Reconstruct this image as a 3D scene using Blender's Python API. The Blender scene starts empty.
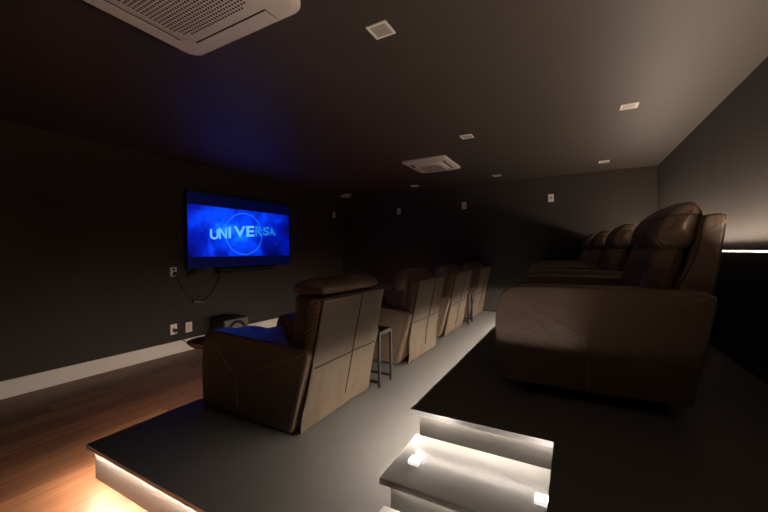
import bpy, bmesh, math, random
from mathutils import Vector, Matrix, noise
from mathutils.bvhtree import BVHTree
random.seed(7)
scene = bpy.context.scene
C = scene.collection

# ---------------------------------------------------------------- camera, world, exposure
Z0 = 1.31                                   # eye height above the wooden floor
Fv = Vector((-0.47958226, 0.87738829, -0.01380711))
Rv = Vector((0.87749639, 0.47950521, -0.00865069))
Uv = Rv.cross(Fv)
cam = bpy.data.cameras.new('camera')
cam.sensor_width = 36.0
cam.lens = 36.0 * 345.55 / 768.0
cam.clip_start = 0.02
camo = bpy.data.objects.new('camera', cam)
M = Matrix((Rv, Uv, -Fv)).transposed().to_4x4()
M.translation = (0, 0, Z0)
camo.matrix_world = M
C.objects.link(camo)
scene.camera = camo
w = bpy.data.worlds.new('night'); scene.world = w
w.use_nodes = True
w.node_tree.nodes['Background'].inputs[0].default_value = (0, 0, 0, 1)
vs = scene.view_settings
vs.view_transform = 'Standard'; vs.look = 'None'; vs.gamma = 1.0
vs.exposure = 0.0
try: vs.use_curve_mapping = False
except Exception: pass
scene.cycles.max_bounces = 10
scene.cycles.diffuse_bounces = 6
scene.cycles.sample_clamp_indirect = 4.0

LED_STEP = 42.0      # strips under the upper platform and stair lips
LED_AISLE = 360.0     # strip under the upper platform's long edge
LED_LOW = 205.0       # strip under the lower platform's front lip
LED_LOW_SIDE = 130.0  # strip under its edge facing the television wall
LED_WALL = 275.0      # strip on the ledge of the back wall
WARM = (1.0, 0.80, 0.62)
WARM2 = (1.0, 0.80, 0.64)
NEUT = (1.0, 0.88, 0.76)

# ---------------------------------------------------------------- material helpers
def nm(name):
    m = bpy.data.materials.new(name); m.use_nodes = True
    nt = m.node_tree
    return m, nt, nt.nodes['Principled BSDF']

def N(nt, t, **kw):
    n = nt.nodes.new(t)
    for k, v in kw.items(): setattr(n, k, v)
    return n

def paint(name, c1, c2, rough=0.6, scale=3.0, bump=0.05, bscale=60, spec=0.4, stretch=(1, 1, 1)):
    m, nt, b = nm(name)
    tc = N(nt, 'ShaderNodeTexCoord'); mp = N(nt, 'ShaderNodeMapping')
    mp.inputs['Scale'].default_value = stretch
    nt.links.new(tc.outputs['Object'], mp.inputs['Vector'])
    no = N(nt, 'ShaderNodeTexNoise'); no.inputs['Scale'].default_value = scale; no.inputs['Detail'].default_value = 5
    nt.links.new(mp.outputs[0], no.inputs['Vector'])
    mx = N(nt, 'ShaderNodeMix', data_type='RGBA')
    mx.inputs['A'].default_value = (*c1, 1); mx.inputs['B'].default_value = (*c2, 1)
    nt.links.new(no.outputs['Fac'], mx.inputs['Factor'])
    nt.links.new(mx.outputs['Result'], b.inputs['Base Color'])
    b.inputs['Roughness'].default_value = rough
    b.inputs['Specular IOR Level'].default_value = spec
    if bump:
        n2 = N(nt, 'ShaderNodeTexNoise'); n2.inputs['Scale'].default_value = bscale; n2.inputs['Detail'].default_value = 4
        nt.links.new(mp.outputs[0], n2.inputs['Vector'])
        bp = N(nt, 'ShaderNodeBump'); bp.inputs['Strength'].default_value = bump; bp.inputs['Distance'].default_value = 0.01
        nt.links.new(n2.outputs['Fac'], bp.inputs['Height']); nt.links.new(bp.outputs[0], b.inputs['Normal'])
    return m

def glow(name, col, strength):
    m, nt, b = nm(name)
    b.inputs['Base Color'].default_value = (0.8, 0.8, 0.8, 1)
    b.inputs['Emission Color'].default_value = (*col, 1)
    b.inputs['Emission Strength'].default_value = strength
    return m

M_wall = paint('charcoal_wall_paint', (.027, .0215, .0175), (.033, .026, .021), .75, 2, .08, 90)
M_back = paint('charcoal_paint_led_streaks', (.049, .0425, .0395), (.068, .060, .056), .6, 2.5, .12, 40, stretch=(1, 3, .5))  # upright streaks in the colour imitate the scallops of the ledge LEDs
M_ceil = paint('charcoal_ceiling_paint', (.045, .0345, .030), (.056, .0445, .039), .55, 2.2, .06, 50)
M_wains = paint('black_panel', (.008, .008, .010), (.012, .012, .014), .5, 3, .03, 60)
M_plat = paint('grey_platform_laminate', (.128, .122, .112), (.146, .139, .128), .5, 4, .03, 150)
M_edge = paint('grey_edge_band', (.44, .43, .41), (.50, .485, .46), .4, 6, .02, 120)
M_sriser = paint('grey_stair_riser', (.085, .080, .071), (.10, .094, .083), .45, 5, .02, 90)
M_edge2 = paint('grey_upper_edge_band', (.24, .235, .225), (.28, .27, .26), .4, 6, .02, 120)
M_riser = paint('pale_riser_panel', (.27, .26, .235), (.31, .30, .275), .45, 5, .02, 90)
M_step = paint('pale_grey_tread', (.46, .45, .435), (.51, .50, .485), .25, 4, .02, 120)
M_base = paint('off_white_baseboard', (.72, .67, .63), (.80, .75, .71), .5, 6, .02, 80)
M_white = paint('white_plastic', (.62, .55, .51), (.68, .61, .57), .45, 8, .0)
M_white2 = paint('white_metal_trim', (.75, .70, .66), (.8, .75, .7), .5, 8, .0)
M_dark = paint('black_plastic', (.012, .012, .013), (.016, .016, .017), .4, 8, .0)
M_slot = paint('dark_slot', (.01, .008, .007), (.015, .012, .01), .8, 8, .0)
M_bmetal = paint('black_powder_coated_metal', (.016, .015, .014), (.022, .02, .019), .55, 20, .03, 200)
M_grey = paint('grey_speaker_board', (.10, .095, .09), (.13, .122, .115), .6, 8, .03, 80)
M_refl = paint('satin_reflector', (.30, .26, .23), (.5, .45, .41), .35, 14, .0)

def leather(name, c1, c2, rough=.42, wr=.25):
    m, nt, b = nm(name)
    tc = N(nt, 'ShaderNodeTexCoord')
    no = N(nt, 'ShaderNodeTexNoise'); no.inputs['Scale'].default_value = 7; no.inputs['Detail'].default_value = 6
    nt.links.new(tc.outputs['Object'], no.inputs['Vector'])
    mx = N(nt, 'ShaderNodeMix', data_type='RGBA')
    mx.inputs['A'].default_value = (*c1, 1); mx.inputs['B'].default_value = (*c2, 1)
    nt.links.new(no.outputs['Fac'], mx.inputs['Factor']); nt.links.new(mx.outputs['Result'], b.inputs['Base Color'])
    b.inputs['Roughness'].default_value = rough
    b.inputs['Specular IOR Level'].default_value = .5
    vo = N(nt, 'ShaderNodeTexVoronoi'); vo.inputs['Scale'].default_value = 260
    nt.links.new(tc.outputs['Object'], vo.inputs['Vector'])
    wn = N(nt, 'ShaderNodeTexNoise'); wn.inputs['Scale'].default_value = 9; wn.inputs['Detail'].default_value = 3; wn.inputs['Distortion'].default_value = 1.2
    nt.links.new(tc.outputs['Object'], wn.inputs['Vector'])
    b1 = N(nt, 'ShaderNodeBump'); b1.inputs['Strength'].default_value = wr; b1.inputs['Distance'].default_value = .03
    nt.links.new(wn.outputs['Fac'], b1.inputs['Height'])
    b2 = N(nt, 'ShaderNodeBump'); b2.inputs['Strength'].default_value = .12; b2.inputs['Distance'].default_value = .002
    nt.links.new(vo.outputs['Distance'], b2.inputs['Height']); nt.links.new(b1.outputs[0], b2.inputs['Normal'])
    nt.links.new(b2.outputs[0], b.inputs['Normal'])
    return m
M_lea = leather('brown_leather', (.165, .112, .076), (.205, .14, .097), .42, .16)
M_lea_w = leather('creased_brown_leather', (.16, .10, .066), (.20, .128, .087), .38, .45)
M_flap = leather('taupe_back_leather', (.25, .183, .125), (.29, .215, .15), .55, .2)
M_seam = paint('seam_thread', (.26, .19, .14), (.31, .23, .17), .6, 30, .0)
M_seam_fold = paint('dark_seam_fold_shade', (.03, .02, .014), (.04, .026, .018), .6, 30, .0)  # dark seams and piping, also the painted shade lines of folds

def wood():
    m, nt, b = nm('oak_plank_floor')
    tc = N(nt, 'ShaderNodeTexCoord'); mp = N(nt, 'ShaderNodeMapping')
    mp.inputs['Rotation'].default_value = (0, 0, math.pi / 2)
    nt.links.new(tc.outputs['Object'], mp.inputs['Vector'])
    br = N(nt, 'ShaderNodeTexBrick'); br.offset = .37
    br.inputs['Scale'].default_value = 1.0
    br.inputs['Brick Width'].default_value = 1.2; br.inputs['Row Height'].default_value = .19
    br.inputs['Mortar Size'].default_value = .0018; br.inputs['Mortar Smooth'].default_value = .1
    br.inputs['Color1'].default_value = (.20, .086, .043, 1); br.inputs['Color2'].default_value = (.38, .185, .10, 1)
    br.inputs['Mortar'].default_value = (.08, .04, .02, 1)
    nt.links.new(mp.outputs[0], br.inputs['Vector'])
    m2 = N(nt, 'ShaderNodeMapping'); m2.inputs['Scale'].default_value = (22, 1.6, 1)
    nt.links.new(tc.outputs['Object'], m2.inputs['Vector'])
    no = N(nt, 'ShaderNodeTexNoise'); no.inputs['Scale'].default_value = 1.5; no.inputs['Detail'].default_value = 8; no.inputs['Distortion'].default_value = .8
    nt.links.new(m2.outputs[0], no.inputs['Vector'])
    rp = N(nt, 'ShaderNodeValToRGB')
    rp.color_ramp.elements[0].position = .3; rp.color_ramp.elements[0].color = (.62, .56, .5, 1)
    rp.color_ramp.elements[1].position = .7; rp.color_ramp.elements[1].color = (1.1, 1.08, 1.05, 1)
    nt.links.new(no.outputs['Fac'], rp.inputs[0])
    mx = N(nt, 'ShaderNodeMix', data_type='RGBA', blend_type='MULTIPLY'); mx.inputs['Factor'].default_value = 1
    nt.links.new(br.outputs['Color'], mx.inputs['A']); nt.links.new(rp.outputs[0], mx.inputs['B'])
    nt.links.new(mx.outputs['Result'], b.inputs['Base Color'])
    b.inputs['Roughness'].default_value = .45
    bp = N(nt, 'ShaderNodeBump'); bp.inputs['Strength'].default_value = .15; bp.inputs['Distance'].default_value = .004
    nt.links.new(no.outputs['Fac'], bp.inputs['Height']); nt.links.new(bp.outputs[0], b.inputs['Normal'])
    return m
M_wood = wood()

M_led_step = glow('led_step', NEUT, LED_STEP)
M_led_aisle = glow('led_aisle', NEUT, LED_AISLE)
M_led_low = glow('led_low', WARM2, LED_LOW)
M_led_side = glow('led_side', WARM2, LED_LOW_SIDE)
M_led_wall = glow('led_wall', WARM, LED_WALL)
M_cube = glow('step_light_lens', (1.0, .86, .76), 430)
M_cubeb = glow('step_light_body', (1.0, .93, .86), .85)

# ---------------------------------------------------------------- object helpers
def link(name, me, mat, parent=None, smooth=False):
    o = bpy.data.objects.new(name, me)
    if mat is not None:
        for m in (mat if isinstance(mat, (list, tuple)) else [mat]): me.materials.append(m)
    C.objects.link(o)
    if parent is not None: o.parent = parent
    if smooth:
        for p in me.polygons: p.use_smooth = True
    return o

def obj(name, bm, mat, parent=None, smooth=False):
    bmesh.ops.recalc_face_normals(bm, faces=bm.faces)
    me = bpy.data.meshes.new(name); bm.to_mesh(me); bm.free()
    return link(name, me, mat, parent, smooth)

def tag(o, label=None, cat=None, group=None, kind=None):
    if label: o['label'] = label
    if cat: o['category'] = cat
    if group: o['group'] = group
    if kind: o['kind'] = kind
    return o

def thing(name, label, cat, loc=(0, 0, 0), group=None):
    o = bpy.data.objects.new(name, None); o.empty_display_size = .1
    o.location = loc; C.objects.link(o)
    return tag(o, label, cat, group)

def box(bm, x0, x1, y0, y1, z0, z1, bev=0.0, seg=2):
    r = bmesh.ops.create_cube(bm, size=1.0)
    for v in r['verts']:
        v.co = Vector(((x0 + x1) / 2 + v.co.x * (x1 - x0), (y0 + y1) / 2 + v.co.y * (y1 - y0), (z0 + z1) / 2 + v.co.z * (z1 - z0)))
    if bev:
        es = list({e for v in r['verts'] for e in v.link_edges})
        bmesh.ops.bevel(bm, geom=es, offset=bev, segments=seg, affect='EDGES', profile=.5)
    return bm

def prism(bm, pts, z0, z1):
    lo = [bm.verts.new((x, y, z0)) for x, y in pts]; hi = [bm.verts.new((x, y, z1)) for x, y in pts]
    n = len(pts)
    bm.faces.new(lo[::-1]); bm.faces.new(hi)
    for i in range(n): bm.faces.new((lo[i], lo[(i + 1) % n], hi[(i + 1) % n], hi[i]))
    return bm

def tube(bm, pts, r, seg=8, closed=False):
    pts = [Vector(p) for p in pts]; n = len(pts); rings = []
    up = Vector((0, 0, 1))
    for i, p in enumerate(pts):
        a = pts[(i - 1) % n] if closed or i > 0 else p
        b = pts[(i + 1) % n] if closed or i < n - 1 else p
        t = (b - a).normalized()
        s = t.cross(up)
        if s.length < .05: s = t.cross(Vector((1, 0, 0)))
        s.normalize(); q = s.cross(t)
        rings.append([bm.verts.new(p + r * (math.cos(k * 2 * math.pi / seg) * s + math.sin(k * 2 * math.pi / seg) * q)) for k in range(seg)])
    for i in range(n if closed else n - 1):
        A, B = rings[i], rings[(i + 1) % n]
        for k in range(seg): bm.faces.new((A[k], A[(k + 1) % seg], B[(k + 1) % seg], B[k]))
    if not closed:
        bm.faces.new(rings[0][::-1]); bm.faces.new(rings[-1])
    return bm

def chaikin(pts, it=3):
    for _ in range(it):
        out = []
        for i in range(len(pts)):
            a, b = Vector(pts[i]), Vector(pts[(i + 1) % len(pts)])
            out += [a * .75 + b * .25, a * .25 + b * .75]
        pts = out
    return [Vector(p) for p in pts]

def resample(pts, n):
    L = [0]
    for i in range(len(pts)): L.append(L[-1] + (pts[(i + 1) % len(pts)] - pts[i]).length)
    out = []; j = 0
    for k in range(n):
        d = L[-1] * k / n
        while L[j + 1] < d: j += 1
        t = (d - L[j]) / max(L[j + 1] - L[j], 1e-9)
        out.append(pts[j].lerp(pts[(j + 1) % len(pts)], t))
    return out

def pillow(prof, y0, y1, r=.03, dome=.012, n=56, ny=14, wr=0.0, seed=0, mid=0.0, it=2, ngon=False):
    """soft upholstered solid: an XZ profile run along Y with rounded, slightly domed ends"""
    P = resample(chaikin([Vector(p) for p in prof], it), n)
    area = sum(P[i].x * P[(i + 1) % n].y - P[(i + 1) % n].x * P[i].y for i in range(n))
    if area < 0: P = P[::-1]
    nor = []
    for i in range(n):
        t = P[(i + 1) % n] - P[i - 1]; t.normalize(); nor.append(Vector((t.y, -t.x)))
    cen = sum(P, Vector((0, 0))) / n
    rows = []                                   # (y, inset, shrink, bulge)
    ks = 5
    for k in range(ks):
        a = math.pi / 2 * k / ks
        rows.append((y0 + r * (1 - math.sin(a)), None, r * (1 - math.cos(a))))
    rows = []
    for k in range(ks + 1):
        a = math.pi / 2 * k / ks
        rows.append((y0 + r * (1 - math.sin(a)), r * (1 - math.cos(a))))
    rows = [(y0 + r * (1 - math.cos(math.pi / 2 * k / ks)), r * (1 - math.sin(math.pi / 2 * k / ks))) for k in range(ks + 1)]
    for k in range(1, ny): rows.append((y0 + r + (y1 - y0 - 2 * r) * k / ny, 0.0))
    rows += [(y1 - r * (1 - math.cos(math.pi / 2 * k / ks)), r * (1 - math.sin(math.pi / 2 * k / ks))) for k in range(ks, -1, -1)]
    bm = bmesh.new(); R = []
    def cap(y, sgn):
        rs = []
        for f in (.22, .45, .7, .88):
            row = [bm.verts.new((cen.x + (P[i].x - nor[i].x * r - cen.x) * f, y - sgn * dome * (1 - f * f), cen.y + (P[i].y - nor[i].y * r - cen.y) * f)) for i in range(n)]
            rs.append(row)
        c = bm.verts.new((cen.x, y - sgn * dome, cen.y))
        return c, rs
    c0, r0 = (None, []) if ngon else cap(y0, 1)
    for y, ins in rows:
        u = (y - y0) / (y1 - y0); ring = []
        for i in range(n):
            q = P[i] - nor[i] * (ins - mid * math.sin(math.pi * u))
            d = 0
            if wr:
                d = wr * noise.noise(Vector((q.x * 9 + seed, y * 6, q.y * 9 + seed * .7))) + .5 * wr * noise.noise(Vector((q.x * 24, y * 15 + seed, q.y * 24)))
            q = q + nor[i] * d
            ring.append(bm.verts.new((q.x, y, q.y)))
        R.append(ring)
    c1, r1 = (None, []) if ngon else cap(y1, -1)
    allr = r0 + R + r1[::-1]
    for A, B in zip(allr[:-1], allr[1:]):
        for i in range(n): bm.faces.new((A[i], A[(i + 1) % n], B[(i + 1) % n], B[i]))
    if ngon:
        bmesh.ops.triangulate(bm, faces=[bm.faces.new(allr[0][::-1]), bm.faces.new(allr[-1])])
        return bm
    for i in range(n):
        bm.faces.new((c0, allr[0][(i + 1) % n], allr[0][i])); bm.faces.new((c1, allr[-1][i], allr[-1][(i + 1) % n]))
    return bm

def edge_ring(prof, y, ydir, r, tr, n=90, it=2):
    P = resample(chaikin([Vector(p) for p in prof], it), n)
    if sum(P[i].x * P[(i + 1) % n].y - P[(i + 1) % n].x * P[i].y for i in range(n)) < 0: P = P[::-1]
    out = []
    for i in range(n):
        t = P[(i + 1) % n] - P[i - 1]; t.normalize()
        q = P[i] - Vector((t.y, -t.x)) * r * .30
        out.append((q.x, y + ydir * r * .30, q.y))
    return tube(bmesh.new(), out, tr, 6, True)

def seam_on(bvh, pts, ydir, r, lift=.0005, steps=14):
    """a line following a panel, for stitching and drawn fold shade: project a polyline onto a surface along Y"""
    out = []
    for a, b in zip(pts[:-1], pts[1:]):
        a = Vector(a); b = Vector(b)
        for k in range(steps):
            p = a.lerp(b, k / steps); out.append(p)
    out.append(Vector(pts[-1]))
    res = []
    for p in out:
        h = bvh.ray_cast(Vector((p.x, -ydir * 3, p.y)), Vector((0, ydir, 0)))
        if h[0] is not None: res.append(h[0] - Vector((0, ydir * lift, 0)))
    bm = bmesh.new(); tube(bm, res, r, 6)
    return bm

# ---------------------------------------------------------------- the room
XL, XR, YF, YB, ZC = -4.542, 1.09, 6.381, -2.0, 2.53
P1, P2 = .2065, .586          # tops of the two platforms
T1, T2 = .332, .459           # tops of the two stair treads
SL = .024                     # slab thickness
def struct(name, bm, m): return tag(obj(name, bm, m), kind='structure')
struct('floor', box(bmesh.new(), XL - .1, XR + .1, YB - .1, YF + .1, -.1, 0), M_wood)
struct('ceiling', box(bmesh.new(), XL - .1, XR + .1, YB - .1, YF + .1, ZC, ZC + .1), M_ceil)
struct('wall_left', box(bmesh.new(), XL - .1, XL, YB - .1, YF + .1, 0, ZC), M_wall)
struct('wall_far', box(bmesh.new(), XL, XR, YF, YF + .1, 0, ZC), M_wall)
struct('wall_right', box(bmesh.new(), XR, XR + .1, YB - .1, YF + .1, 0, ZC), M_back)
struct('wall_rear', box(bmesh.new(), XL, XR, YB - .1, YB, 0, ZC), M_wall)
LEDGE = 1.284; XW = .905
struct('trim_1', box(bmesh.new(), XW, XR, YB, YF, P2, LEDGE), M_wains)
struct('baseboard_left', box(bmesh.new(), XL, XL + .015, YB, YF, 0, .162, .004), M_base)

# lower platform: slab on a recessed pale body
px0, py0 = -2.476, .912
sx = -.653                    # long edge of the upper platform
bm = box(bmesh.new(), px0 + .03, sx + .05, py0 + .03, YF, 0, P1 - SL)
plat1 = struct('seating_platform', box(bmesh.new(), px0, sx + .05, py0, YF, P1 - SL, P1, .002), M_plat)
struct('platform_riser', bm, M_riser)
def slab_edges(name, bm):
    return struct(name, bm, M_edge)
# upper platform, an L that wraps round the stairs
rx = -.064
L = [(sx, 1.44), (rx, 1.44), (rx, YB), (XW + .02, YB), (XW + .02, YF), (sx, YF)]
struct('seating_platform', prism(bmesh.new(), L, P2 - SL, P2), M_plat)
g = .03
Lr = [(sx + g, 1.44 + g), (rx + g, 1.44 + g), (rx + g, YB), (XW + .02, YB), (XW + .02, YF), (sx + g, YF)]
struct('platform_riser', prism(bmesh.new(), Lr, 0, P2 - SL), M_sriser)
# pale edge bands on the lips
def band(x0, x1, y0, y1, zt): return box(bmesh.new(), x0, x1, y0, y1, zt - SL, zt - .0008)
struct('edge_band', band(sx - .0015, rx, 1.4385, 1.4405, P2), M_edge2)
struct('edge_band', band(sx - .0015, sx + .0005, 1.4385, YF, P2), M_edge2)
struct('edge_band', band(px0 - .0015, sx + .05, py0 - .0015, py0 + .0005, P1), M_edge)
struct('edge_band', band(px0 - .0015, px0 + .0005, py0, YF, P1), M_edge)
# stairs
tx = -.64
def step(z, y0, y1, under):
    t = thing('stair_step', 'x', 'step', ((tx + rx) / 2, (y0 + y1) / 2, z - .127))
    del t['label'], t['category']; t['kind'] = 'structure'
    ox, oy, oz = t.location
    bm = box(bmesh.new(), tx - ox, rx - .001 - ox, y0 - oy, y1 - oy, z - SL - oz, z - oz, .0015)
    obj('tread', bm, M_step, t)
    bm = box(bmesh.new(), tx + .03 - ox, rx - .001 - ox, y0 + .035 - oy, y1 - oy, under - oz, z - SL - oz)
    obj('riser', bm, M_sriser, t)
    return t
step(T2, 1.118, 1.4695, T1)
step(T1, .80, 1.1525, 0.0)

# LED strips under the lips
def led(name, label, x0, x1, y0, y1, z0, z1, mat):
    o = obj(name, box(bmesh.new(), x0, x1, y0, y1, z0, z1), mat)
    return tag(o, label, 'light strip')
e = .0005
led('led_strip', 'warm light strip under the front lip of the lower platform by the wooden floor', px0 + .03, sx, py0 + .018, py0 + .0295, P1 - SL - .011, P1 - SL - e, M_led_low)
led('led_strip', 'warm light strip under the lower platform edge that faces the television wall', px0 + .018, px0 + .0295, py0 + .03, YF, P1 - SL - .011, P1 - SL - e, M_led_side)
led('led_strip', 'light strip under the upper platform long edge, washing the aisle behind the front seats', sx + .018, sx + g - e, 1.46, YF, P2 - SL - .005, P2 - SL - e, M_led_aisle)
led('led_strip', 'light strip under the upper platform lip above the top stair tread', sx + g, rx, 1.456, 1.467, P2 - SL - .003, P2 - SL - e, M_led_step)
led('led_strip', 'light strip under the lip of the upper stair tread', tx + .03, rx - .002, 1.136, 1.148, T2 - SL - .003, T2 - SL - e, M_led_step)
wl = thing('led_strip', 'thin light line on the ledge of the right-hand wall behind the rear seats', 'light strip', (XW + .02, 2.0, LEDGE))
ya, yb = YB + .02 - 2.0, YF - .02 - 2.0
obj('diode_row', box(bmesh.new(), .006, .018, ya, yb, 0, .002), M_led_wall, wl)
obj('rear_lip', box(bmesh.new(), .028, .031, ya, yb, 0, .0105), M_white2, wl)
obj('front_diffuser', box(bmesh.new(), -.014, -.010, ya, yb, 0, .005), glow('ledge_diffuser', (1.0, .86, .74), .75), wl)

# ---------------------------------------------------------------- recliners
def bounds_noise(x, y, z, s): return noise.noise(Vector((x * s, y * s, z * s)))

def flap_mesh(line, y0, y1, h0, h1, seed, flare=0.0, slant=0.0, amp=.016, long=0.0):
    """loose leather sheet hanging down the seat back; line(h) gives its x"""
    nx, nh = 34, 40; bm = bmesh.new(); G = []
    for j in range(nh + 1):
        t = j / nh; row = []
        for i in range(nx + 1):
            u = i / nx
            hb = h0 + slant * (u - .5) + .012 * noise.noise(Vector((u * 4 + seed, 0, 3))) - long
            h = h1 + (hb - h1) * t
            low = max(0, (t - .45) / .55)
            x = line(max(h, 0)) + .012 + flare * low * low
            x += amp * low * (noise.noise(Vector((u * 5 + seed, t * 3, 1))) + .7 * noise.noise(Vector((u * 11, t * 4 + seed, 5))))
            edge = min(u, 1 - u)
            x += .010 * low * math.exp(-edge * 14) + .002 * noise.noise(Vector((u * 7, t * 7, seed)))
            # top corners pulled in, sides nearly straight
            y = (y0 + .028 * (1 - t)) + (y1 - .04 * (1 - t) - y0 - .028 * (1 - t)) * u + (.012 * low * noise.noise(Vector((t * 5, seed, 8))) if i in (0, nx) else 0)
            row.append(bm.verts.new((x, y, h)))
        G.append(row)
    for j in range(nh):
        for i in range(nx): bm.faces.new((G[j][i], G[j][i + 1], G[j + 1][i + 1], G[j + 1][i]))
    fr = list(bm.faces)
    ext = bmesh.ops.solidify(bm, geom=fr, thickness=.006)
    return bm, G

ROW1 = dict(xr=-1.9, W=.845,
    arm=[(-2.335, .012), (-2.335, .012), (-2.347, .28), (-2.325, .47), (-2.29, .545), (-2.22, .560), (-2.0, .556), (-1.77, .547), (-1.47, .533), (-1.36, .524), (-1.342, .505), (-1.366, .42), (-1.42, .25), (-1.482, .008), (-1.482, .008), (-1.50, .006)],
    V=(-1.963, .28), Vf=(-2.262, .532), Vb=(-1.375, .503), Vd=(-1.952, .05),
    strip=[(-1.375, .503), (-1.445, .27), (-1.515, .05)],
    seat=[(-2.30, .27), (-2.33, .36), (-2.29, .46), (-2.1, .475), (-1.7, .45), (-1.5, .44), (-1.45, .36), (-1.5, .27)],
    front=[(-2.30, .08), (-2.31, .08), (-2.325, .2), (-2.30, .31), (-2.22, .31), (-2.22, .08)],
    base=(-2.22, -1.53),
    shell=[(-1.445, .06), (-1.445, .06), (-1.365, .40), (-1.292, .74), (-1.277, .812), (-1.287, .832), (-1.34, .832), (-1.385, .82), (-1.405, .70), (-1.415, .58), (-1.46, .44), (-1.60, .20), (-1.60, .06)],
    line=lambda h: -1.452 + h * (.185 / .83),
    cush=[(-1.44, .40), (-1.53, .42), (-1.60, .50), (-1.575, .62), (-1.545, .72), (-1.46, .80), (-1.40, .78), (-1.41, .6)],
    lumb=[(-1.52, .485), (-1.60, .475), (-1.685, .53), (-1.705, .60), (-1.66, .665), (-1.58, .672), (-1.525, .63), (-1.50, .56)],
    head=[(-1.45, .70), (-1.53, .69), (-1.575, .75), (-1.585, .84), (-1.55, .905), (-1.47, .90), (-1.405, .865), (-1.385, .78)])
ROW2 = dict(xr=.08, W=.89,
    arm=[(-.325, .055), (-.325, .055), (-.352, .20), (-.360, .36), (-.345, .47), (-.315, .525), (-.25, .545), (0.0, .549), (.25, .548), (.46, .545), (.508, .535), (.517, .51), (.49, .36), (.455, .16), (.437, .058), (.437, .058)],
    V=(.061, .315), Vf=(-.325, .50), Vb=(.497, .530), Vd=(.060, .075),
    strip=None,
    seat=[(-.31, .27), (-.34, .36), (-.30, .45), (-.1, .465), (.2, .44), (.36, .43), (.40, .36), (.35, .27)],
    front=[(-.29, .09), (-.30, .09), (-.325, .2), (-.30, .31), (-.22, .31), (-.22, .09)],
    base=(-.20, .36),
    shell=[(.42, .07), (.42, .07), (.475, .35), (.520, .56), (.548, .80), (.552, .862), (.544, .869), (.50, .869), (.478, .862), (.462, .74), (.43, .64), (.385, .55), (.28, .25), (.28, .07)],
    line=lambda h: .425 + h * (.11 / .86),
    cush=[(.40, .38), (.27, .40), (.262, .52), (.285, .62), (.325, .71), (.38, .745), (.44, .735), (.43, .62), (.40, .52)],
    lumb=None,
    head=[(.40, .722), (.345, .728), (.315, .775), (.335, .85), (.39, .915), (.45, .936), (.495, .905), (.492, .80), (.46, .728)])

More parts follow.
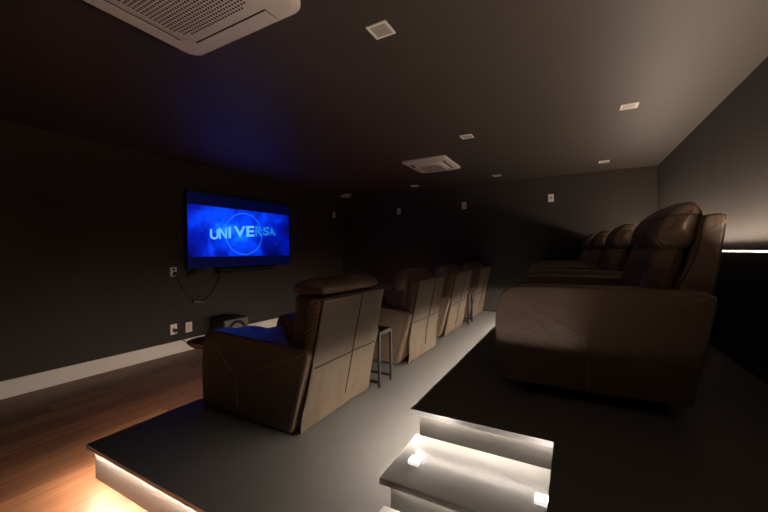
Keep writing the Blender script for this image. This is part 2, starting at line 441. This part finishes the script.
def recliner(S, name, label, group, y0, ztop, seed, roll=False, foot=False, flare=0.0, slant=0.0, long=0.0, flap=True):
    W = S['W']; xr = S['xr']
    root = thing(name, label, 'recliner', (xr, y0 + W / 2, ztop), group)
    sh = lambda P: [(x - xr, h) for x, h in P]
    loc = lambda yy: yy - W / 2                       # distance from the near side -> local y
    arms = []
    for a, b, near in ((0.0, .15, 1), (W - .15, W, 0)):
        pl = None
        if near and flap:                             # gathered leather at the front of the arm
            def pl(x, y, z):
                return 0
        bm = pillow(sh(S['arm']), loc(a), loc(b), .014, .010, 72, 6, .002, seed + a)
        bv = BVHTree.FromBMesh(bm)
        arm = obj('arm', bm, M_lea, root, True)
        d = 1 if near else -1
        q = lambda p: (p[0] - xr, p[1])
        sb = seam_on(bv, [q(S['Vf']), q(S['V']), q(S['Vb'])], d, .0032)
        obj('seam', sb, M_seam, arm, True)
        obj('seam', seam_on(bv, [q(S['V']), q(S['Vd'])], d, .0032), M_seam, arm, True)
        if S['strip']:
            obj('seam', seam_on(bv, [q(p) for p in S['strip']], d, .003), M_seam_fold, arm, True)
    obj('seat', pillow(sh(S['seat']), loc(.152), loc(W - .152), .03, .01, 56, 14, .007, seed + 3, .012), M_lea_w, root, True)
    bm = box(bmesh.new(), S['base'][0] - xr, S['base'][1] - xr, loc(.06), loc(W - .06), 0.0, .09, .004)
    obj('base', bm, M_dark, root)
    sbm = pillow(sh(S['shell']), loc(.045), loc(W - .045), .016, .006, 110, 16, .003, seed + 5, ngon=True)
    sbv = BVHTree.FromBMesh(sbm)
    shell = obj('backrest', sbm, M_lea_w, root, True)
    for d, yy in ((1, loc(.045)), (-1, loc(W - .045))):
        obj('piping', edge_ring(sh(S['shell']), yy, d, .016, .0035), M_seam_fold, shell, True)
    if flap:                                          # shade of the gathers beside the back, drawn as dark lines
        for k in range(8):
            h = .805 - k * .033
            obj('pleat_shade', seam_on(sbv, [(-1.40 - k * .004 - xr, h - .05), (-1.315 - k * .008 - xr, h)], 1, .0032, .0, 6), M_seam_fold, shell, True)
    obj('back_cushion', pillow(sh(S['cush']), loc(.10), loc(W - .10), .04, .012, 56, 16, .008, seed + 6, .012), M_lea_w, root, True)
    if S['lumb']:
        obj('lumbar_cushion', pillow(sh(S['lumb']), loc(.14), loc(W - .14), .045, .02, 48, 14, .006, seed + 7, .008), M_lea_w, root, True)
    if roll:
        pr = [(-1.57, .835), (-1.58, .88), (-1.53, .918), (-1.44, .932), (-1.34, .922), (-1.285, .88), (-1.30, .838), (-1.42, .825)]
        obj('headrest', pillow(sh(pr), loc(.10), loc(W - .10), .035, .012, 48, 16, .004, seed + 8, .006), M_lea_w, root, True)
        pr = [(-1.45, .66), (-1.53, .65), (-1.575, .70), (-1.575, .80), (-1.55, .832), (-1.44, .835)]
        obj('upper_cushion', pillow(sh(pr), loc(.12), loc(W - .12), .035, .012, 48, 14, .006, seed + 9, .006), M_lea_w, root, True)
    else:
        hb = pillow(sh(S['head']), loc(.085), loc(W - .085), .045, .022, 56, 18, .005, seed + 8, .012)
        bv = BVHTree.FromBMesh(hb)
        hd = obj('headrest', hb, M_lea_w, root, True)
        if not flap:
            for d, yy in ((1, loc(.085)), (-1, loc(W - .085))):
                obj('piping', edge_ring(sh(S['head']), yy, d, .045, .003), M_seam_fold, hd, True)
                obj('crease_shade', seam_on(bv, [(.335 - xr, .862), (.42 - xr, .872), (.488 - xr, .868)], d, .004), M_seam_fold, hd, True)  # dark line stands in for the shade in the headrest fold
    if foot:
        pr = [(-2.38, .34), (-2.60, .325), (-2.74, .325), (-2.815, .355), (-2.79, .385), (-2.66, .42), (-2.52, .435), (-2.38, .43)]
        obj('footrest', pillow(sh(pr), loc(.165), loc(W - .165), .03, .008, 56, 14, .006, seed + 11, .004), M_lea_w, root, True)
        for yy in (.22, W - .22):
            br = bmesh.new(); tube(br, [(-2.25 - xr, loc(yy), .26), (-2.5 - xr, loc(yy), .345)], .012, 8)
            obj('footrest_bracket', br, M_bmetal, root)
    obj('front_panel', pillow(sh(S['front']), loc(.155), loc(W - .155), .02, .004, 40, 10, .004, seed + 12), M_lea_w, root, True)
    if flap:
        ln = lambda h: S['line'](h) - xr
        bm, G = flap_mesh(ln, loc(.018), loc(W - .045), .010, .818, seed, flare, slant, .016, long)
        hs = int(40 * .50)
        hline = [G[hs][i].co + Vector((.008, 0, 0)) for i in range(1, 34)]
        vline = [G[j][19].co + Vector((.008, 0, 0)) for j in range(0, 36)]
        fl = obj('back_flap', bm, M_flap, root, True)
        b2 = bmesh.new(); tube(b2, hline, .0035, 6); obj('seam', b2, M_seam_fold, fl, True)
        b2 = bmesh.new(); tube(b2, vline, .0030, 6); obj('seam', b2, M_seam_fold, fl, True)
    return root

recliner(ROW1, 'recliner', 'brown leather recliner with raised footrest, nearest seat of the front row, below the television', 'front row recliners', 1.535, P1, 1, roll=True, foot=True, slant=.0)
recliner(ROW1, 'recliner', 'brown recliner with loose flap hanging low, beyond the first black side table', 'front row recliners', 2.98, P1, 12, flare=.04, slant=.0, long=.0)
recliner(ROW1, 'recliner', 'third front-row recliner, just before the far side table', 'front row recliners', 4.16, P1, 23)
recliner(ROW1, 'recliner', 'last recliner of the front row, against the far wall', 'front row recliners', 5.46, P1, 34)

r2 = recliner(ROW2, 'recliner', 'large dark brown recliner at the platform front, nearest seat of the raised rear row', 'rear row recliners', 1.855, P2, 41, flap=False)
tg = box(bmesh.new(), -.012, .012, -.0015, .0015, -.004, .004, .001)
for v in tg.verts: v.co += Vector((-.262 - ROW2['xr'], -ROW2['W'] / 2 - .0035, .118))
tag(obj('maker_tag', tg, M_seam, r2), 'small embossed tag low on the side')
def copy_tree(o, parent=None):
    c = o.copy(); C.objects.link(c)
    if parent is not None: c.parent = parent
    for ch in [k for k in C.objects if k.parent == o]: copy_tree(ch, c)
    return c
for yy, dx, lab in ((3.30, -.04, 'second recliner of the raised rear row, its headrest showing behind the nearest one'),
                (4.42, -.12, 'third recliner of the raised rear row, mostly hidden, its headrest small and brown'),
                (5.46, -.20, 'farthest recliner of the raised rear row, dark beside the far wall')):
    c = copy_tree(r2); c.location.y = yy + ROW2['W'] / 2; c['label'] = lab; c.location.x += dx

# ---------------------------------------------------------------- side tables
def side_table(y0, y1, label, h=.455):
    x0, x1 = -1.78, -1.36
    cx, cy = (x0 + x1) / 2, (y0 + y1) / 2
    t = thing('side_table', label, 'table', (cx, cy, P1), 'side tables between front seats')
    hx, hy, s = (x1 - x0) / 2, (y1 - y0) / 2, .02
    obj('table_top', box(bmesh.new(), -hx + .003, hx - .003, -hy + .003, hy - .003, h - .012, h, .002), M_dark, t)
    fr = bmesh.new()
    box(fr, -hx, hx, -hy, -hy + s, h - s - .012, h - .0125); box(fr, -hx, hx, hy - s, hy, h - s - .012, h - .0125)
    box(fr, -hx, -hx + s, -hy + s, hy - s, h - s - .012, h - .0125); box(fr, hx - s, hx, -hy + s, hy - s, h - s - .012, h - .0125)
    obj('frame', fr, M_bmetal, t)
    for ax in (-1, 1):
        for ay in (-1, 1):
            X = (-hx, -hx + s) if ax < 0 else (hx - s, hx); Y = (-hy, -hy + s) if ay < 0 else (hy - s, hy)
            lg = obj('leg', box(bmesh.new(), *X, *Y, .012, h - s - .012, .0015), M_bmetal, t)
            obj('foot', box(bmesh.new(), X[0] + .003, X[1] - .003, Y[0] + .003, Y[1] - .003, 0, .012), M_dark, lg)
    for ay in (-1, 1):
        Y = (-hy, -hy + s) if ay < 0 else (hy - s, hy)
        obj('rail', box(bmesh.new(), -hx + s, hx - s, *Y, .035, .055, .0015), M_bmetal, t)
side_table(2.40, 2.62, 'black metal frame side table beside the nearest front-row recliner')
side_table(5.1, 5.335, 'black metal side table farther off, between the two last front-row recliners')

# ---------------------------------------------------------------- television and what hangs round it
def screen_mat(name, bar):
    m, nt, b = nm(name)
    b.inputs['Base Color'].default_value = (.004, .004, .006, 1); b.inputs['Roughness'].default_value = .25
    if bar:
        b.inputs['Emission Color'].default_value = (.0, .001, .022, 1); b.inputs['Emission Strength'].default_value = 1
        return m
    tc = N(nt, 'ShaderNodeTexCoord')
    no = N(nt, 'ShaderNodeTexNoise'); no.inputs['Scale'].default_value = 2.2; no.inputs['Detail'].default_value = 7; no.inputs['Roughness'].default_value = .6; no.inputs['Distortion'].default_value = .5
    nt.links.new(tc.outputs['Object'], no.inputs['Vector'])
    # bright middle, darker rim of the nebula picture
    ln = N(nt, 'ShaderNodeVectorMath', operation='LENGTH')
    mp = N(nt, 'ShaderNodeMapping'); mp.inputs['Scale'].default_value = (0, 1.0, 1.5); mp.inputs['Location'].default_value = (0, .22, -.10)
    nt.links.new(tc.outputs['Object'], mp.inputs['Vector']); nt.links.new(mp.outputs[0], ln.inputs[0])
    mr = N(nt, 'ShaderNodeMapRange'); mr.inputs[1].default_value = 0; mr.inputs[2].default_value = 1.1; mr.inputs[3].default_value = .78; mr.inputs[4].default_value = .12
    nt.links.new(ln.outputs['Value'], mr.inputs[0])
    ad = N(nt, 'ShaderNodeMath', operation='ADD'); nt.links.new(mr.outputs[0], ad.inputs[0])
    sc_ = N(nt, 'ShaderNodeMapRange'); sc_.inputs[1].default_value = .3; sc_.inputs[2].default_value = .7; sc_.inputs[3].default_value = -.28; sc_.inputs[4].default_value = .28
    nt.links.new(no.outputs['Fac'], sc_.inputs[0]); nt.links.new(sc_.outputs[0], ad.inputs[1])
    rp = N(nt, 'ShaderNodeValToRGB'); cr = rp.color_ramp
    cr.elements[0].position = 0; cr.elements[0].color = (.0, .001, .08, 1)
    cr.elements[1].position = 1; cr.elements[1].color = (.012, .46, 2.8, 1)
    e1 = cr.elements.new(.35); e1.color = (.0, .012, .62, 1)
    e2 = cr.elements.new(.65); e2.color = (.002, .085, 1.5, 1)
    nt.links.new(ad.outputs[0], rp.inputs[0])
    # small stars
    vo = N(nt, 'ShaderNodeTexVoronoi'); vo.inputs['Scale'].default_value = 9
    nt.links.new(tc.outputs['Object'], vo.inputs['Vector'])
    st = N(nt, 'ShaderNodeMapRange'); st.inputs[1].default_value = .03; st.inputs[2].default_value = .10; st.inputs[3].default_value = 1; st.inputs[4].default_value = 0
    nt.links.new(vo.outputs['Distance'], st.inputs[0])
    mx = N(nt, 'ShaderNodeMix', data_type='RGBA', blend_type='ADD'); mx.inputs['B'].default_value = (.10, .25, .5, 1)
    nt.links.new(st.outputs[0], mx.inputs['Factor']); nt.links.new(rp.outputs[0], mx.inputs['A'])
    nt.links.new(mx.outputs['Result'], b.inputs['Emission Color'])
    b.inputs['Emission Strength'].default_value = .8
    return m
TX = -4.49; ty0, ty1, tz0, tz1 = 2.765, 4.665, 1.085, 2.150
tcy, tcz = (ty0 + ty1) / 2, (tz0 + tz1) / 2
tv = thing('television', 'large wall television showing blue globe and lettering', 'television', (TX, tcy, tcz))
bm = bmesh.new(); box(bm, -.035, -.002, ty0 - tcy, ty1 - tcy, tz0 - tcz, tz1 - tcz, .004)
obj('housing', bm, M_dark, tv)
fr = bmesh.new(); bz = .016
box(fr, -.004, .004, ty0 - tcy, ty1 - tcy, tz0 - tcz, tz0 + bz - tcz); box(fr, -.004, .004, ty0 - tcy, ty1 - tcy, tz1 - bz - tcz, tz1 - tcz)
box(fr, -.004, .004, ty0 - tcy, ty0 + bz - tcy, tz0 + bz - tcz, tz1 - bz - tcz); box(fr, -.004, .004, ty1 - bz - tcy, ty1 - tcy, tz0 + bz - tcz, tz1 - bz - tcz)
obj('bezel', fr, M_dark, tv)
LZ0, LZ1 = 1.255, 1.968
bm = box(bmesh.new(), -.002, 0, ty0 + bz - tcy, ty1 - bz - tcy, LZ0 - tcz, LZ1 - tcz)
scr = obj('screen', bm, screen_mat('screen_picture', 0), tv)
bm = bmesh.new()
box(bm, -.002, 0, ty0 + bz - tcy, ty1 - bz - tcy, tz0 + bz - tcz, LZ0 - tcz); box(bm, -.002, 0, ty0 + bz - tcy, ty1 - bz - tcy, LZ1 - tcz, tz1 - bz - tcz)
obj('letterbox_bar', bm, screen_mat('screen_bar', 1), scr)
def flat_emit(name, col, s=1.0):
    m, nt, b = nm(name); b.inputs['Base Color'].default_value = (0, 0, 0, 1)
    b.inputs['Emission Color'].default_value = (*col, 1); b.inputs['Emission Strength'].default_value = s
    return m
M_l1 = flat_emit('letter_bright', (.12, .52, .95)); M_l2 = flat_emit('letter_dim', (.015, .20, .62)); M_ring = flat_emit('globe_rim', (.02, .20, 1.0))
letters = [('U', 3.103, 3.241, 1.500, 1.647), ('N', 3.244, 3.376, 1.512, 1.672), ('I', 3.402, 3.446, 1.525, 1.692), ('V', 3.494, 3.711, 1.551, 1.712),
           ('E', 3.721, 3.877, 1.560, 1.729), ('R', 3.895, 4.036, 1.574, 1.733), ('S', 4.055, 4.187, 1.589, 1.730), ('A', 4.197, 4.299, 1.597, 1.725), ('L', 4.303, 4.335, 1.603, 1.67)]
for ch, a, b_, z0, z1 in letters:
    cu = bpy.data.curves.new('letter', 'FONT'); cu.body = ch; cu.offset = .032; cu.extrude = 0.0
    to = bpy.data.objects.new('letter', cu); C.objects.link(to)
    bpy.context.view_layer.update()
    me = bpy.data.meshes.new_from_object(to)
    bpy.data.objects.remove(to)
    xs = [v.co.x for v in me.vertices]; ys = [v.co.y for v in me.vertices]
    mx0, mx1, my0, my1 = min(xs), max(xs), min(ys), max(ys)
    bl = bmesh.new(); bl.from_mesh(me); bpy.data.meshes.remove(me)
    slope = .11
    for v in bl.verts:
        u = (v.co.x - mx0) / (mx1 - mx0); t = (v.co.y - my0) / (my1 - my0)
        yy = a + (b_ - a) * u
        v.co = Vector((.0012, yy - tcy, z0 + (z1 - z0) * t + slope * .5 * (yy - (a + b_) / 2) - tcz))
    me = bpy.data.meshes.new('lettering'); bl.to_mesh(me); bl.free()
    link('lettering', me, M_l1 if ch in 'UNIVE' else M_l2, scr)
bm = bmesh.new()
tube(bm, [(.0008, 3.69 - tcy + .342 * math.cos(k * math.pi / 32), 1.598 - tcz + .318 * math.sin(k * math.pi / 32)) for k in range(64)], .006, 6, True)
for v in bm.verts: v.co.x = .0008 + (v.co.x - .0008) * .08
obj('globe', bm, M_ring, scr)
# low sound bar on the wall below
sb = thing('sound_bar', 'slim black sound bar on the wall just under the television', 'sound bar', (XL, 3.68, 1.045))
obj('body', box(bmesh.new(), 0.0, .10, -.47, .56, -.038, .038, .01), M_dark, sb)
obj('grille', box(bmesh.new(), .1, .104, -.45, .54, -.03, .03, .002), M_slot, sb)

# outlets
def plate(name, label, y, z, w_, h_, group=None, holes='', wall='left', x=None):
    if wall == 'left': t = thing(name, label, 'outlet', (XL, y, z), group); f = lambda a, b, c0, c1: (c0, c1, a[0], a[1], b[0], b[1])
    else: t = thing(name, label, 'outlet', (x, YF, z), group); f = lambda a, b, c0, c1: (a[0], a[1], -c1, -c0, b[0], b[1])
    obj('plate', box(bmesh.new(), *f((-w_ / 2, w_ / 2), (-h_ / 2, h_ / 2), 0, .008), .002), M_white2, t)
    if holes == 'double':
        for s in (-1, 1):
            obj('socket', box(bmesh.new(), *f((-w_ * .2, w_ * .2), (s * h_ * .27 - h_ * .11, s * h_ * .27 + h_ * .11), .008, .0095)), M_slot, t)
    elif holes == 'one':
        obj('socket', box(bmesh.new(), *f((-w_ * .2, w_ * .2), (-h_ * .16, h_ * .16), .008, .0095)), M_refl, t)
    elif holes == 'blank':
        obj('insert', box(bmesh.new(), *f((-w_ * .3, w_ * .3), (-h_ * .35, h_ * .35), .008, .0095)), M_white, t)
    return t
plate('wall_outlet', 'white double wall outlet left of the television', 2.615, 1.066, .082, .118, None, 'double')
plate('wall_outlet', 'white wall outlet with black plug just above the baseboard', 2.605, .322, .086, .135, None, 'one')
plate('wall_plate', 'blank white wall plate just right of the plugged outlet', 2.808, .312, .088, .132, None, 'blank')
g4 = 'small plates high on the walls'
plate('wall_outlet', 'small white plate high on the television wall near the far corner', 6.06, 2.108, .09, .125, g4, 'one')
plate('wall_outlet', 'small white plate high on the far wall, nearest the dark corner', 0, 2.125, .078, .12, g4, 'one', 'far', -3.128)
plate('wall_outlet', 'small white plate high on the far wall, middle of its three plates', 0, 2.145, .085, .128, g4, 'one', 'far', -1.777)
plate('wall_outlet', 'small white plate high on the far wall, nearest the lit right corner', 0, 2.17, .085, .128, g4, 'one', 'far', -.318)
# plugs, adapter and sagging cable
t = thing('power_cable', 'black cable with small adapter sagging below the television', 'cable', (XL, 2.63, .67))
def sag(a, b, d, n=16):
    a = Vector(a); b = Vector(b)
    return [a.lerp(b, k / n) + Vector((0, 0, -d * math.sin(math.pi * k / n))) for k in range(n + 1)]
bm = bmesh.new()
tube(bm, sag((.014, .0, .37), (.012, .24, -.03), .03), .006, 6)
tube(bm, sag((.012, .385, -.03), (.012, .66, .30), .05), .006, 6)
obj('cord', bm, M_dark, t, True)
bm = box(bmesh.new(), .0, .035, -.085, .085, -.024, .024, .005)
for v in bm.verts:
    y, z = v.co.y, v.co.z; v.co.y = .31 + y * .96 + z * .25; v.co.z = -.035 - y * .22 + z
obj('adapter', bm, M_dark, t)
bm = box(bmesh.new(), .01, .045, -.018, .018, .36, .395, .004); obj('plug', bm, M_dark, t)
t = thing('power_plug', 'black plug and cord in the lower wall outlet', 'plug', (XL, 2.61, .31))
obj('plug', box(bmesh.new(), .0095, .045, -.018, .018, -.02, .02, .004), M_dark, t)
bm = bmesh.new(); tube(bm, [(.035, 0, -.02), (.04, .01, -.06), (.035, .05, -.12), (.03, .16, -.20), (.03, .3, -.27), (.03, .42, -.302)], .005, 6)
obj('cord', bm, M_dark, t, True)
t = thing('cable_plug', 'small black cable plug dangling at the television lower corner', 'plug', (XL, 2.87, 1.04))
bm = bmesh.new(); tube(bm, [(.02, -.05, -.03), (.02, .0, .0), (.02, .12, .03), (.02, .22, .05)], .005, 6); obj('cord', bm, M_dark, t, True)
obj('plug', box(bmesh.new(), .0, .04, -.08, .0, -.045, -.005, .006), M_dark, t)

# subwoofer on the wooden floor
sw = thing('subwoofer', 'black subwoofer box with round cone standing by the baseboard', 'speaker', (-4.36, 3.30, 0))
obj('cabinet', box(bmesh.new(), -.15, .15, -.20, .20, .015, .375, .008), M_dark, sw)
bm = box(bmesh.new(), .15, .16, -.192, .192, .022, .368, .003); obj('baffle', bm, M_grey, sw)
bm = bmesh.new()
prof = [(.150, .160), (.155, .168), (.145, .170), (.125, .163), (.06, .150), (.05, .156), (.0, .160)]
rings = []
for r_, xx in prof[:-1]: rings.append([bm.verts.new((xx, r_ * math.cos(k * math.pi / 20), .195 + r_ * math.sin(k * math.pi / 20))) for k in range(40)])
for A, B in zip(rings[:-1], rings[1:]):
    for k in range(40): bm.faces.new((A[k], A[(k + 1) % 40], B[(k + 1) % 40], B[k]))
bm.faces.new(rings[-1])
obj('cone', bm, M_slot, sw, True)
for a in (-1, 1):
    for b_ in (-1, 1):
        obj('foot', box(bmesh.new(), a * .12 - .015, a * .12 + .015, b_ * .17 - .015, b_ * .17 + .015, 0, .015), M_dark, sw)

# ---------------------------------------------------------------- step lights
for (x, y, lab) in ((-.558, 1.266, 'small glowing square light on the left end of the top stair tread'), (-.093, 1.266, 'small glowing square light on the right end of the top stair tread')):
    t = thing('step_light', lab, 'light', (x, y, T2), 'stair step lights')
    obj('lens', box(bmesh.new(), -.018, .018, -.018, .018, .013, .0136), M_cube, t)
    obj('body', box(bmesh.new(), -.022, .022, -.022, .022, 0, .013, .002), M_cubeb, t)

# ---------------------------------------------------------------- ceiling fixtures
def rrect(hx, hy, r, n=8):
    out = []
    for cx, cy, a0 in ((hx - r, hy - r, 0), (-hx + r, hy - r, 90), (-hx + r, -hy + r, 180), (hx - r, -hy + r, 270)):
        for k in range(n + 1):
            a = math.radians(a0 + 90 * k / n); out.append((cx + r * math.cos(a), cy + r * math.sin(a)))
    return out

def loft(bm, rings):
    V = [[bm.verts.new(p) for p in r] for r in rings]; n = len(V[0])
    for A, B in zip(V[:-1], V[1:]):
        for k in range(n): bm.faces.new((A[k], A[(k + 1) % n], B[(k + 1) % n], B[k]))
    bm.faces.new(V[0]); bm.faces.new(V[-1][::-1])
    return bm

def cassette(label, x0, x1, y0, y1, drop, corner, gr, gap=.007, bulge=.012):
    cx, cy = (x0 + x1) / 2, (y0 + y1) / 2; hx, hy = (x1 - x0) / 2, (y1 - y0) / 2
    t = thing('ceiling_air_conditioner', label, 'air conditioner', (cx, cy, ZC), 'ceiling cassette air conditioners')
    def ring(a, b, r, z): return [(x, y, z) for x, y in rrect(a, b, r)]
    bm = bmesh.new()
    loft(bm, [ring(hx, hy, corner, 0), ring(hx, hy, corner, -drop * .55), ring(hx - .006, hy - .006, corner, -drop * .8), ring(hx - .03, hy - .03, corner, -drop)])
    pn = obj('panel', bm, M_white, t)
    # slightly bowed centre grille with a field of small holes
    gx, gy = hx * gr, hy * gr
    bm = bmesh.new()
    loft(bm, [ring(gx, gy, .09, -drop), ring(gx, gy, .09, -drop - .006), ring(gx - .02, gy - .02, .08, -drop - bulge)])
    gl = obj('grille', bm, M_white, t)
    bm = bmesh.new()
    hp = .0195; s = .0118; lim = (gx - .05, gy - .05)
    i0 = int(lim[0] / hp); j0 = int(lim[1] / hp)
    for i in range(-i0, i0 + 1):
        for j in range(-j0, j0 + 1):
            x, y = i * hp, j * hp
            ex = max(abs(x) - (lim[0] - .07), 0); ey = max(abs(y) - (lim[1] - .07), 0)
            if ex * ex + ey * ey > .07 ** 2: continue
            v = [bm.verts.new((x + a * s / 2, y + b * s / 2, -drop - bulge - .0003)) for a, b in ((-1, -1), (-1, 1), (1, 1), (1, -1))]
            bm.faces.new(v)
    obj('air_holes', bm, M_slot, gl)
    # four louvres: a dark gap and the flap over it
    for sx_, sy_ in ((1, 0), (-1, 0), (0, 1), (0, -1)):
        L_ = (hy if sx_ else hx) * .62
        c = (hx if sx_ else hy); a0, a1 = c * gr + .018, c - .028
        def rect(p0, p1, l, z0, z1, bv=0):
            b = bmesh.new()
            if sx_: box(b, min(sx_ * p0, sx_ * p1), max(sx_ * p0, sx_ * p1), -l, l, z0, z1, bv)
            else: box(b, -l, l, min(sy_ * p0, sy_ * p1), max(sy_ * p0, sy_ * p1), z0, z1, bv)
            return b
        sl = obj('air_slot', rect(a0, a1, L_, -drop - .0006, -drop + .002), M_slot, t)
        obj('louvre', rect(a0 + gap, a1 - .002, L_ - .004, -drop - .005, -drop - .0008, .001), M_white, sl)
    return t
cassette('large white ceiling air conditioner with perforated grille, nearest, cut by the photo top', -2.02, -1.145, .455, 1.325, .04, .07, .70)
cassette('smaller white ceiling air conditioner in mid ceiling, far from the viewer', -2.045, -1.43, 4.26, 4.96, .035, .02, .66, .026, .03)

def downlight(x, y, s, label):
    t = thing('recessed_downlight', label, 'ceiling light', (x, y, ZC), 'square recessed downlights')
    h = s / 2; r = h * .78
    bm = bmesh.new()
    box(bm, -h, h, -h, -r, -.006, 0); box(bm, -h, h, r, h, -.006, 0); box(bm, -h, -r, -r, r, -.006, 0); box(bm, r, h, -r, r, -.006, 0)
    obj('trim_ring', bm, M_white2, t)
    bm = bmesh.new()
    q = r * .62
    o_ = [bm.verts.new((a * r, b * r, -.001)) for a, b in ((-1, -1), (1, -1), (1, 1), (-1, 1))]
    i_ = [bm.verts.new((a * q, b * q, -.0035)) for a, b in ((-1, -1), (1, -1), (1, 1), (-1, 1))]
    for k in range(4): bm.faces.new((o_[k], o_[(k + 1) % 4], i_[(k + 1) % 4], i_[k]))
    obj('reflector', bm, M_refl, t)
    bm = bmesh.new(); box(bm, -q, q, -q, q, -.004, -.002); obj('lamp', bm, M_refl, t)
downlight(-.927, 1.682, .122, 'square white downlight on the ceiling, nearest, right of the large air conditioner')
downlight(.423, 3.61, .125, 'square white downlight nearest the right-hand wall, toward the viewer')
downlight(-.993, 3.69, .125, 'square white downlight just right of the small air conditioner')
downlight(.381, 5.70, .125, 'square white downlight close to the far wall, rightmost of the far ones')
downlight(-1.085, 5.855, .125, 'square white downlight close to the far wall, above the middle plate')
downlight(-2.60, 5.99, .125, 'square white downlight by the far wall, beyond the small air conditioner')
downlight(-4.19, 6.10, .125, 'square white downlight in the far left ceiling corner, partly behind the round detector')
t = thing('smoke_detector', 'round pale ceiling detector near the far left corner', 'detector', (-4.30, 6.16, ZC))
bm = bmesh.new(); rg = []
for r_, z_ in ((.07, 0), (.07, -.02), (.115, -.025), (.118, -.04), (.10, -.052)): rg.append([(r_ * math.cos(k * math.pi / 16), r_ * math.sin(k * math.pi / 16), z_) for k in range(32)])
obj('body', loft(bm, rg), M_white, t)
